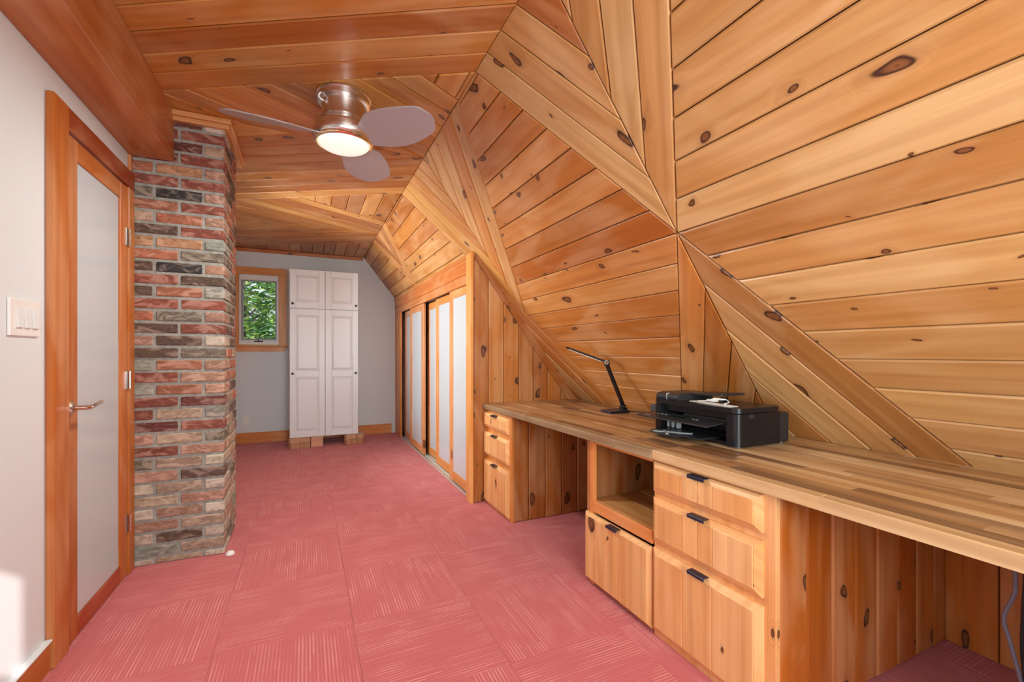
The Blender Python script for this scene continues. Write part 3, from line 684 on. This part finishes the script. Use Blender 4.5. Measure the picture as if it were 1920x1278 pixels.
# ------------------------------------------------------------------ desk cabinets
def pull(y, x, z, parent, wd=0.075):
    bm = bmesh.new(); box(bm, x-0.016, x+0.012, y-wd/2, y+wd/2, z, z+0.003); box(bm, x-0.016, x-0.013, y-wd/2, y+wd/2, z-0.010, z)
    tag(obj('pull', bm, M_navy, parent, bev=0.0008), 'dark blue black tab pull')
def front(name, par, y0, y1, z0, z1, xf, tones, groove, th=0.022, ch=0.020, raised=False):
    """slab front with a wide chamfer, vertical boards in its field, tab pull"""
    bm = bmesh.new(); q = []
    for x, e in ((xf, 0), (xf-th*0.45, 0), (xf-th, ch)):
        q.append([bm.verts.new((x, y, z)) for y, z in ((y0+e, z0+e), (y1-e, z0+e), (y1-e, z1-e), (y0+e, z1-e))])
    for a, b_ in zip(q, q[1:]):
        for i in range(4): bm.faces.new((a[i], a[(i+1) % 4], b_[(i+1) % 4], b_[i]))
    bm.faces.new(q[0]); bm.faces.new(q[-1][::-1])
    dr = obj(name, bm, M_pine_z if z1-z0 > 0.25 else M_pine_y, par, pick(tones))
    ys = [y0+ch] + groove + [y1-ch]
    for a, b_ in zip(ys, ys[1:]):
        bx('panel_board', xf-th-0.0025, xf-th+0.004, a+0.0022, b_-0.0022, z0+ch, z1-ch, M_pine_z, dr, pick(tones), 0.0015)
    pull((y0+y1)/2-0.01*(1 if name == 'x' else 0), xf-th, z1-0.002, dr)
    return dr
# far drawer cabinet
YA0, YA1, XA = 2.712, 3.195, 1.245
ca = thing('drawer_cabinet', (1.45, 2.95, 0), 'small pine three-drawer cabinet at the closet end of the desk', 'cabinet', 'desk cabinets')
bm = bmesh.new(); box(bm, XA, XA+0.02, YA0, YA1, 0.0, 0.708); box(bm, XA+0.02, 1.90, YA0+0.022, YA1, 0.0, 0.705)
obj('body', bm, M_pine_z, ca, srgb(214,134,62), bev=0.002)
for z0, z1 in ((0.585, 0.690), (0.375, 0.545), (0.020, 0.335)):
    front('drawer', ca, YA0+0.028, YA1-0.012, z0, z1, XA, T_cab, [2.885, 3.03])
Fa = (Vector((0, YA0, 0)), Vector((1,0,0)), Vector((0,0,1)), Vector((0,-1,0)))
strips([(XA+0.001,0),(2.295,0),(2.295,0.44),(2.09,0.706),(XA+0.001,0.706)], Fa, R(90), (XA,0), BW, ca, T_mid, bev=0.005, name='plank')
# middle open-shelf cabinet
YB0, YB1, XB = 1.405, 1.882, 1.282
cb = thing('shelf_cabinet', (1.5, 1.64, 0), 'pine desk cabinet with an open cubby above one door, left of the printer end', 'cabinet', 'desk cabinets')
tB = srgb(226,144,78)
bx('side_panel', XB, 1.95, YB1-0.02, YB1, 0, 0.708, M_pine_z, cb, pick(T_mid)); bx('side_panel', XB+0.02, 1.95, YB0, YB0+0.018, 0, 0.708, M_pine_z, cb, pick(T_mid))
bx('stile', XB, XB+0.02, 1.826, YB1-0.021, 0.0, 0.708, M_pine_z, cb, tB); bx('rail', XB, XB+0.02, YB0+0.008, 1.825, 0.694, 0.708, M_pine_y, cb, tB)
bx('rail', XB-0.004, XB+0.02, YB0+0.008, 1.825, 0.360, 0.414, M_pine_y, cb, tB)
bx('back_panel', 1.74, 1.752, YB0+0.019, YB1-0.022, 0.565, 0.705, M_pine_y, cb, pick(T_mid)); bx('back_panel', 1.74, 1.752, YB0+0.019, YB1-0.022, 0.41, 0.563, M_pine_y, cb, pick(T_mid))
for x0 in (1.303, 1.448, 1.593): bx('shelf_board', x0, x0+0.142, YB0+0.019, YB1-0.022, 0.396, 0.412, M_pine_y, cb, pick(T_mid), 0.003)
bx('plinth', XB+0.01, XB+0.03, YB0, YB1-0.022, 0, 0.03, M_pine_y, cb, srgb(200,110,46))
front('door', cb, YB0+0.004, YB1-0.004, 0.022, 0.350, XB, T_cab, [1.585, 1.725], ch=0.014)
# near drawer cabinet
YD0, YD1 = 0.887, 1.404
cc = thing('drawer_cabinet', (1.5, 1.15, 0), 'pine desk cabinet with three wide drawers directly under the printer side of the desk', 'cabinet', 'desk cabinets')
bm = bmesh.new(); box(bm, XB, XB+0.02, YD0, YD1, 0.0, 0.709); box(bm, XB+0.02, 1.95, YD0+0.02, YD1, 0.0, 0.705)
obj('body', bm, M_pine_z, cc, srgb(230,164,104), bev=0.002)
for z0, z1 in ((0.585, 0.702), (0.385, 0.560), (0.030, 0.358)):
    front('drawer', cc, YD0+0.038, YD1-0.006, z0, z1, XB, T_cab, [1.104, 1.234] if z0 < 0.1 else [1.10, 1.165, 1.235])
Fd = (Vector((0, YD0-0.0, 0)), Vector((1,0,0)), Vector((0,0,1)), Vector((0,-1,0)))
strips([(XB+0.002,0),(2.295,0),(2.295,0.44),(2.11,0.706),(XB+0.002,0.706)], Fd, R(90), (1.30,0), BW, cc, T_shaded, bev=0.006, name='plank')  # same pine, darkened in tone for the shaded kneehole

# ------------------------------------------------------------------ worktops: staves of acacia butcher block
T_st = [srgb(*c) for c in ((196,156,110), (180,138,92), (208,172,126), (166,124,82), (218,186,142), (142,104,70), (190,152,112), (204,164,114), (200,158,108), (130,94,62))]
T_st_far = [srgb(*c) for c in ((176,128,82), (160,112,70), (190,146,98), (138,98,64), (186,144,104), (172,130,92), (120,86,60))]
ZW = 0.752
def worktop(lab, y0, y1, xf0, xf1, tones, sw=0.05, seed=1, lmin=0.35, lmax=0.75):
    r = random.Random(seed)
    wt = thing('worktop', (1.6, (y0+y1)/2, ZW-0.034), lab, 'worktop', 'butcher block worktops')
    F = (Vector((0,0,ZW)), Vector((1,0,0)), Vector((0,1,0)), Vector((0,0,1)))
    xb = 2.085; nrow = round((xb-min(xf0, xf1))/sw)
    for i in range(nrow):
        y = y0
        f = lambda yy, t: (xf0+(xf1-xf0)*(yy-y0)/(y1-y0))*(1-t)+xb*t
        t0, t1 = i/nrow, (i+1)/nrow
        first = True
        while y < y1-1e-4:
            ln = r.uniform(lmin, lmax)*(0.5 if first else 1); first = False
            ye = min(y+ln, y1)
            if y1-ye < 0.12: ye = y1
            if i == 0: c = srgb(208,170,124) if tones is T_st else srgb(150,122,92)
            else:
                c = r.choice(tones)
            k = r.uniform(0.92, 1.08)
            board([(f(y, t0), y), (f(y, t1), y), (f(ye, t1), ye), (f(ye, t0), ye)], F, R(90), wt, M_stave, tuple(v*k for v in c),
                  th=0.036, bev=0.0006 if i else 0.003, gap=0.0, name='stave')
            y = ye
    return wt
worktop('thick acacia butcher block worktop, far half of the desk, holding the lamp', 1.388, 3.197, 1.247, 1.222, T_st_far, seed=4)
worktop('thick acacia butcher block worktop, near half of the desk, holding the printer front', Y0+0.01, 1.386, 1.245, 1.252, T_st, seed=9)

# ------------------------------------------------------------------ ceiling fan
FX, FY = 0.175, 2.447
fan = thing('ceiling_fan', (FX, FY, ZC), 'brushed nickel hugger ceiling fan with three silver blades and a round light', 'ceiling fan')
bm = bmesh.new(); lathe(bm, [(0, ZC-0.001), (0.130, ZC-0.001), (0.134, ZC-0.006), (0.134, ZC-0.014), (0.128, ZC-0.018), (0.128, ZC-0.040), (0.112, ZC-0.052), (0.108, ZC-0.052)], (FX, FY, 0), 56)
obj('canopy', bm, M_nickel, fan, smooth=True)
bm = bmesh.new(); lathe(bm, [(0.108, ZC-0.050), (0.106, ZC-0.060), (0.106, 2.335), (0.109, 2.325), (0.118, 2.315), (0.118, 2.310)], (FX, FY, 0), 56)
obj('motor_body', bm, M_nickel, fan, smooth=True)
bm = bmesh.new(); lathe(bm, [(0.116, 2.312), (0.132, 2.302), (0.142, 2.288), (0.144, 2.284), (0.1445, 2.280), (0.147, 2.278), (0.150, 2.255), (0.149, 2.236), (0.143, 2.224), (0.137, 2.220), (0.128, 2.218)], (FX, FY, 0), 56)
obj('housing', bm, M_nickel, fan, smooth=True)
bm = bmesh.new(); lathe(bm, [(0.140, 2.222), (0.142, 2.216), (0.138, 2.209), (0.130, 2.206), (0.124, 2.210), (0.122, 2.216)], (FX, FY, 0), 56)
obj('light_rim', bm, plain('polished_brass_rim', (0.80, 0.68, 0.48), 0.15, 1), fan, smooth=True)
bm = bmesh.new(); lathe(bm, [(0.124, 2.214), (0.121, 2.203), (0.108, 2.194), (0.080, 2.187), (0.040, 2.183), (0, 2.182)], (FX, FY, 0), 56)
obj('light_lens', bm, M_lens, fan, smooth=True)
bm = bmesh.new(); tube(bm, spline([(FX-0.10, FY-0.06, ZC-0.03), (FX-0.118, FY-0.062, ZC-0.045), (FX-0.118, FY-0.06, ZC-0.062), (FX-0.098, FY-0.05, ZC-0.068)], 5), 0.004)
obj('wire_loop', bm, M_whitecord, fan, smooth=True)
for deg in (-50, 60, 185):
    bm = bmesh.new(); N_ = 16; rowsb = []
    for i in range(N_+1):
        t = i/N_; r_ = 0.125+t*0.415
        hw = 0.074+0.040*math.sin(math.pi*min(1, t*1.05)**0.9)
        # rounded, slightly skewed tip
        tipc = math.sqrt(max(0.0, 1-((max(0, t-0.84))/0.163)**2.6)); hw_a, hw_b = hw*(0.35+0.65*min(1, t*3.0+0.35))*tipc, hw*tipc
        if i == 0: hw_a *= 0.8
        pz = R(21)*(1-0.25*t)
        sk = 0.018*math.sin(t*2.4)
        row = []
        for s_ in (-1, -0.5, 0, 0.5, 1):
            v_ = (hw_b if s_ > 0 else hw_a)*s_ + sk
            row.append(Vector((r_, v_*math.cos(pz), -v_*math.sin(pz)+0.010*(s_*s_)*0)))
        rowsb.append(row)
    ca_, sa_ = math.cos(R(deg)), math.sin(R(deg))
    def tf(v, dz): return Vector((FX+v.x*ca_-v.y*sa_, FY+v.x*sa_+v.y*ca_, 2.240+v.z+dz))
    up_ = [[bm.verts.new(tf(v, 0.003)) for v in r0] for r0 in rowsb]; lo_ = [[bm.verts.new(tf(v, -0.003)) for v in r0] for r0 in rowsb]
    for i in range(N_):
        for j in range(4):
            bm.faces.new((up_[i][j], up_[i+1][j], up_[i+1][j+1], up_[i][j+1])); bm.faces.new((lo_[i][j], lo_[i][j+1], lo_[i+1][j+1], lo_[i+1][j]))
        for j in (0, 4):
            f = (up_[i][j], lo_[i][j], lo_[i+1][j], up_[i+1][j]); bm.faces.new(f)
    bm.faces.new([v for v in up_[0]] + [v for v in lo_[0]][::-1]); bm.faces.new([v for v in up_[-1]][::-1] + [v for v in lo_[-1]])
    obj('blade', bm, M_blade, fan, smooth=True)

# the fan's own lamp
light('fan_lamp', 'AREA', (FX, FY, 2.172), (0,0,0), 24, (0.95, 1.0, 0.93), shape='DISK', size=0.2)

# ------------------------------------------------------------------ desk lamp
lp = thing('desk_lamp', (1.85, 2.40, ZW), 'slim black folding desk lamp standing on the far worktop', 'desk lamp')
bm = bmesh.new(); q = [(1.756,2.425),(1.742,2.300),(1.906,2.310),(1.925,2.440)]
lo = [bm.verts.new((x, y, ZW+0.001)) for x, y in q]; hi = [bm.verts.new((x, y, ZW+0.015)) for x, y in q]
bm.faces.new(lo[::-1]); bm.faces.new(hi)
for i in range(4): bm.faces.new((lo[i], lo[(i+1) % 4], hi[(i+1) % 4], hi[i]))
obj('base', bm, M_navy, lp, bev=0.003)
J0, J1, J2 = Vector((1.905, 2.375, 0.785)), Vector((1.742, 2.345, 1.078)), Vector((1.590, 2.575, 1.176))
bm = bmesh.new(); box(bm, 1.885, 1.922, 2.355, 2.395, ZW+0.012, ZW+0.028); tube(bm, [J0-Vector((0.0,0.022,0)), J0+Vector((0.0,0.022,0))], 0.012, 16)
obj('base_joint', bm, M_black, lp, smooth=True)
bm = bmesh.new(); bar(bm, J0, J1, 0.030, 0.014, up=(0.5,0,1)); obj('arm', bm, M_black, lp, bev=0.002)
bm = bmesh.new(); tube(bm, [J1-Vector((0.012,0.020,0)), J1+Vector((0.012,0.020,0))], 0.014, 18); bar(bm, J1-(J1-J0).normalized()*0.02, J1+Vector((0,0,0.012)), 0.034, 0.018)
obj('elbow_joint', bm, M_black, lp, smooth=True)
bm = bmesh.new(); tube(bm, [J1-Vector((0.010,0.026,0)), J1-Vector((0.010,0.020,0))], 0.008, 14); tube(bm, [J0-Vector((0,0.028,0)), J0-Vector((0,0.022,0))], 0.007, 14)
obj('bolt', bm, M_chrome, lp, smooth=True)
bm = bmesh.new(); bar(bm, J1+Vector((0,0,0.004)), J2, 0.034, 0.010); obj('lamp_head', bm, M_black, lp, bev=0.002)
dh = (J2-J1).normalized(); bm = bmesh.new(); bar(bm, J1+dh*0.03+Vector((0,0,-0.004)), J2-dh*0.02+Vector((0,0,-0.007)), 0.022, 0.003); obj('light_strip', bm, M_led, lp)
# power cord and adapter behind the printer
bm = bmesh.new(); tube(bm, spline([(1.915,2.36,0.762),(1.95,2.30,0.757),(1.975,2.24,0.757),(1.99,2.18,0.765),(1.97,2.12,0.80)], 6), 0.0028, 6)
obj('power_cord', bm, M_blackmat, lp, smooth=True)
ad_ = thing('power_adapter', (1.96, 2.13, 0.80), 'small black power adapter with cord against the sloped boards left of the printer', 'adapter')
bm = bmesh.new(); box(bm, 1.930, 1.975, 2.10, 2.15, 0.782, 0.822); obj('adapter_body', bm, M_blackmat, ad_, bev=0.005, seg=2)
bm = bmesh.new(); tube(bm, spline([(1.94,2.10,0.79),(1.90,2.04,0.775),(1.84,1.96,0.758),(1.76,1.88,0.757),(1.70,1.80,0.757),(1.66,1.735,0.765)], 6), 0.003, 6)
obj('cord', bm, M_blackmat, ad_, smooth=True)

# ------------------------------------------------------------------ printer
pr = thing('printer', (1.73, 1.48, ZW), 'black all-in-one printer with open paper tray and document feeder', 'printer')
z0 = ZW+0.006
def rprism(bm, x0, x1, y0, y1, za, zb, rad, corners=('fr',), n=6):
    """box with rounded vertical corners; fr = front right (x0,y0), fl = (x0,y1), br = (x1,y0), bl = (x1,y1)"""
    pts = []
    for key, cx, cy, a0 in (('fr', x0, y0, 180), ('br', x1, y0, 270), ('bl', x1, y1, 0), ('fl', x0, y1, 90)):
        sx = 1 if cx == x0 else -1; sy = 1 if cy == y0 else -1
        if key in corners:
            for i in range(n+1):
                a = R(a0+90*i/n); pts.append((cx+sx*rad+rad*math.cos(a), cy+sy*rad+rad*math.sin(a)))
        else: pts.append((cx, cy))
    lo = [bm.verts.new((x, y, za)) for x, y in pts]; hi = [bm.verts.new((x, y, zb)) for x, y in pts]; m = len(pts)
    bm.faces.new(lo[::-1]); bm.faces.new(hi)
    for i in range(m): bm.faces.new((lo[i], lo[(i+1) % m], hi[(i+1) % m], hi[i]))
PX0, PX1, PY0, PY1 = 1.568, 1.822, 1.244, 1.722
bm = bmesh.new()
rprism(bm, PX0, PX1, PY0, 1.300, z0, 0.890, 0.026, ('fr',)); rprism(bm, PX0+0.006, PX1, 1.678, PY1, z0, 0.890, 0.012, ('fl',))
box(bm, 1.735, PX1, 1.300, 1.678, z0, 0.890); box(bm, PX0+0.012, 1.735, 1.300, 1.678, z0, z0+0.013); box(bm, PX0+0.03, 1.735, 1.300, 1.678, 0.862, 0.890)
obj('body', bm, M_black, pr, smooth=True)
bx('rear_cover', PX1+0.0005, 1.888, PY0+0.004, PY1-0.02, z0, 0.884, M_blackmat, pr, bev=0.004)
bm = bmesh.new(); rprism(bm, PX0-0.004, PX1+0.012, PY0-0.003, PY1+0.002, 0.8935, 0.914, 0.034, ('fr','fl','br'))
ld = obj('scanner_lid', bm, M_black, pr, smooth=True)
bm = bmesh.new(); prof = [(1.578, 0.914), (1.574, 0.925), (1.580, 0.940), (1.598, 0.947), (1.66, 0.949), (1.80, 0.947), (1.806, 0.914)]
a_ = [bm.verts.new((x, 1.712, z)) for x, z in prof]; b2 = [bm.verts.new((x, 1.572, z)) for x, z in prof]; m = len(prof)
bm.faces.new(a_); bm.faces.new(b2[::-1])
for i in range(m): bm.faces.new((a_[i], b2[i], b2[(i+1) % m], a_[(i+1) % m]))
fd = obj('document_feeder', bm, M_grey, pr, smooth=True)
bx('feeder_seam', 1.5735, 1.60, 1.640, 1.643, 0.916, 0.946, M_lgrey, fd, bev=0)
bm = bmesh.new(); vs = box(bm, 1.655, 1.805, 1.395, 1.570, 0.940, 0.950)
for v in vs:
    if v.co.y < 1.45: v.co.z += 0.008; 
obj('feeder_tray', bm, M_grey, fd, bev=0.003)
bx('feeder_leg', 1.66, 1.70, 1.398, 1.41, 0.9145, 0.942, M_black, fd, bev=0.001)
bm = bmesh.new(); vs = box(bm, 1.478, 1.592, 1.318, 1.742, 0.834, 0.840)
for v in vs:
    if v.co.x < 1.5: v.co.z -= 0.002
    else: v.co.z += 0.010
cpn = obj('control_panel', bm, M_grey, pr, bev=0.002)
bx('screen', 1.525, 1.575, 1.50, 1.58, 0.8425, 0.8465, M_black, cpn, bev=0.001)
bm = bmesh.new()
for y in (1.615, 1.64, 1.665, 1.45, 1.43): box(bm, 1.548, 1.556, y, y+0.010, 0.8425, 0.8468)
box(bm, 1.50, 1.512, 1.68, 1.715, 0.838, 0.841)
obj('button', bm, M_lgrey, cpn)
bm = bmesh.new(); box(bm, 1.490, 1.70, 1.372, 1.655, 0.7725, 0.7775); box(bm, 1.455, 1.492, 1.46, 1.63, 0.771, 0.775)
tr_ = obj('output_tray', bm, M_grey, pr, bev=0.0015)
bm = bmesh.new(); bar(bm, (1.47, 1.615, 0.7775), (1.56, 1.47, 0.7795), 0.022, 0.004); bar(bm, (1.462, 1.52, 0.7775), (1.52, 1.60, 0.7785), 0.014, 0.003); obj('tray_extension', bm, M_lgrey, tr_)
bm = bmesh.new()
for y in (1.655, 1.625, 1.595): box(bm, 1.60, 1.625, y, y+0.014, 0.779, 0.835)
obj('guide', bm, M_lgrey, pr, bev=0.003)
bm = bmesh.new(); box(bm, 1.64, 1.66, 1.31, 1.60, 0.828, 0.852)
for k in range(9): box(bm, 1.636, 1.642, 1.33+k*0.03, 1.342+k*0.03, 0.824, 0.832)
obj('roller_bar', bm, M_grey, pr)
bx('port_cover', 1.628, 1.662, PY0-0.0012, PY0, 0.872, 0.888, M_grey, pr, bev=0)
bm = bmesh.new()
for x in (1.60, 1.86):
    for y in (1.27, 1.68): lathe(bm, [(0, 0), (0.009, 0), (0.009, 0.006), (0, 0.006)], (x, y, ZW+0.0005), 12)
obj('foot', bm, M_lgrey, pr)
# things lying on the printer
bm = bmesh.new(); box(bm, 1.585, 1.640, 1.30, 1.545, 0.9145, 0.9160)
for v in bm.verts:
    if v.co.y > 1.5: v.co.x += 0.035
tag(obj('paper_strip', bm, M_paper), 'long white paper strip lying across the top of the black printer', 'paper')
r2 = random.Random(3); pts = [(1.66+r2.uniform(-0.028, 0.028), 1.415+r2.uniform(-0.045, 0.045), 0.9205+r2.uniform(0, 0.018)) for _ in range(13)]
pts = [(1.63, 1.50, 0.9195)] + pts + [(1.625, 1.36, 0.9195), (1.60, 1.33, 0.9195)]
bm = bmesh.new(); tube(bm, spline(pts, 7), 0.0022, 6)
tag(obj('white_cord', bm, M_whitecord, smooth=True), 'tangled white cord bundled on top of the black printer', 'cord')
# cables hanging under the worktop
bm = bmesh.new(); tube(bm, spline([(1.9,0.577,0.714),(1.9,0.576,0.62),(1.9,0.577,0.505),(1.9,0.577,0.431),(1.9,0.600,0.347),(1.9,0.588,0.284),(1.9,0.566,0.186),(1.9,0.55,0.09),(1.9,0.53,0.006)], 6), 0.0055, 8)
tag(obj('hanging_cable', bm, M_graycable, smooth=True), 'looping grey cable hanging under the near worktop at the right edge, left one', 'cable', 'grey cables under the desk')
bm = bmesh.new(); tube(bm, spline([(1.9,0.557,0.714),(1.9,0.556,0.5),(1.9,0.560,0.38),(1.9,0.562,0.26),(1.9,0.552,0.15),(1.9,0.535,0.006)], 6), 0.0045, 8)
tag(obj('hanging_cable', bm, M_blackmat, smooth=True), 'straighter dark cable hanging right beside the looping grey one under the worktop', 'cable', 'grey cables under the desk')

# ------------------------------------------------------------------ trees outside the small window
def tree(x, y, z, hgt, rad, seed, lab, n=7000):
    r = random.Random(seed); t_ = thing('leafy_tree', (x, y, z), lab, 'tree', 'trees outside the window')
    bm = bmesh.new(); tube(bm, [(x, y, z-3.0), (x+0.05, y, z), (x-0.05, y, z+hgt*0.5), (x+0.05, y, z+hgt)], [0.12, 0.1, 0.07, 0.02], 8); obj('trunk', bm, M_bark, t_, smooth=True)
    bm = bmesh.new()
    for k in range(10):
        a = r.uniform(0, 6.28); zz = z+hgt*r.uniform(0.0, 0.8); q = Vector((x, y, zz)); e = q+Vector((math.cos(a), math.sin(a), r.uniform(0.2, 0.6)))*rad*0.9
        tube(bm, [q, (q+e)/2+Vector((0,0,-0.06)), e], [0.035, 0.02, 0.008], 6)
    obj('branches', bm, M_bark, t_, smooth=True)
    vs, fs = [], []
    cl = [(Vector((x+r.gauss(0, rad*0.5), y+r.gauss(0, rad*0.45), z+hgt*r.uniform(-0.1, 1.0))), r.uniform(0.12, 0.3)) for _ in range(60)]
    for k in range(n):
        c, s_ = r.choice(cl); p = c+Vector((r.gauss(0, s_), r.gauss(0, s_), r.gauss(0, s_*0.4)))
        a = r.uniform(0, 6.28); tl = r.uniform(-0.6, 0.6); L_ = r.uniform(0.05, 0.10)
        d1 = Vector((math.cos(a), math.sin(a), tl)).normalized()*L_; d2 = Vector((-math.sin(a), math.cos(a), r.uniform(-0.5, 0.5))).normalized()*L_*0.45
        i = len(vs); vs += [p-d1, p+d2, p+d1, p-d2]; fs.append((i, i+1, i+2, i+3))
    me = bpy.data.meshes.new('foliage'); me.from_pydata(vs, [], fs); o = link('foliage', me, M_leaf, t_); o['kind'] = 'stuff'
tree(-0.95, 8.6, 0.8, 2.6, 1.0, 1, 'bright green leafy tree right outside the small window')
tree(-2.2, 10.4, 0.4, 3.6, 1.4, 2, 'darker leafy tree further off behind the first one outside the window', 9000)
tree(-0.2, 11.2, 0.2, 3.6, 1.4, 3, 'leafy tree at the right of the window view, further off', 9000)
for o in bpy.data.objects:
    if '_w' in o: del o['_w']
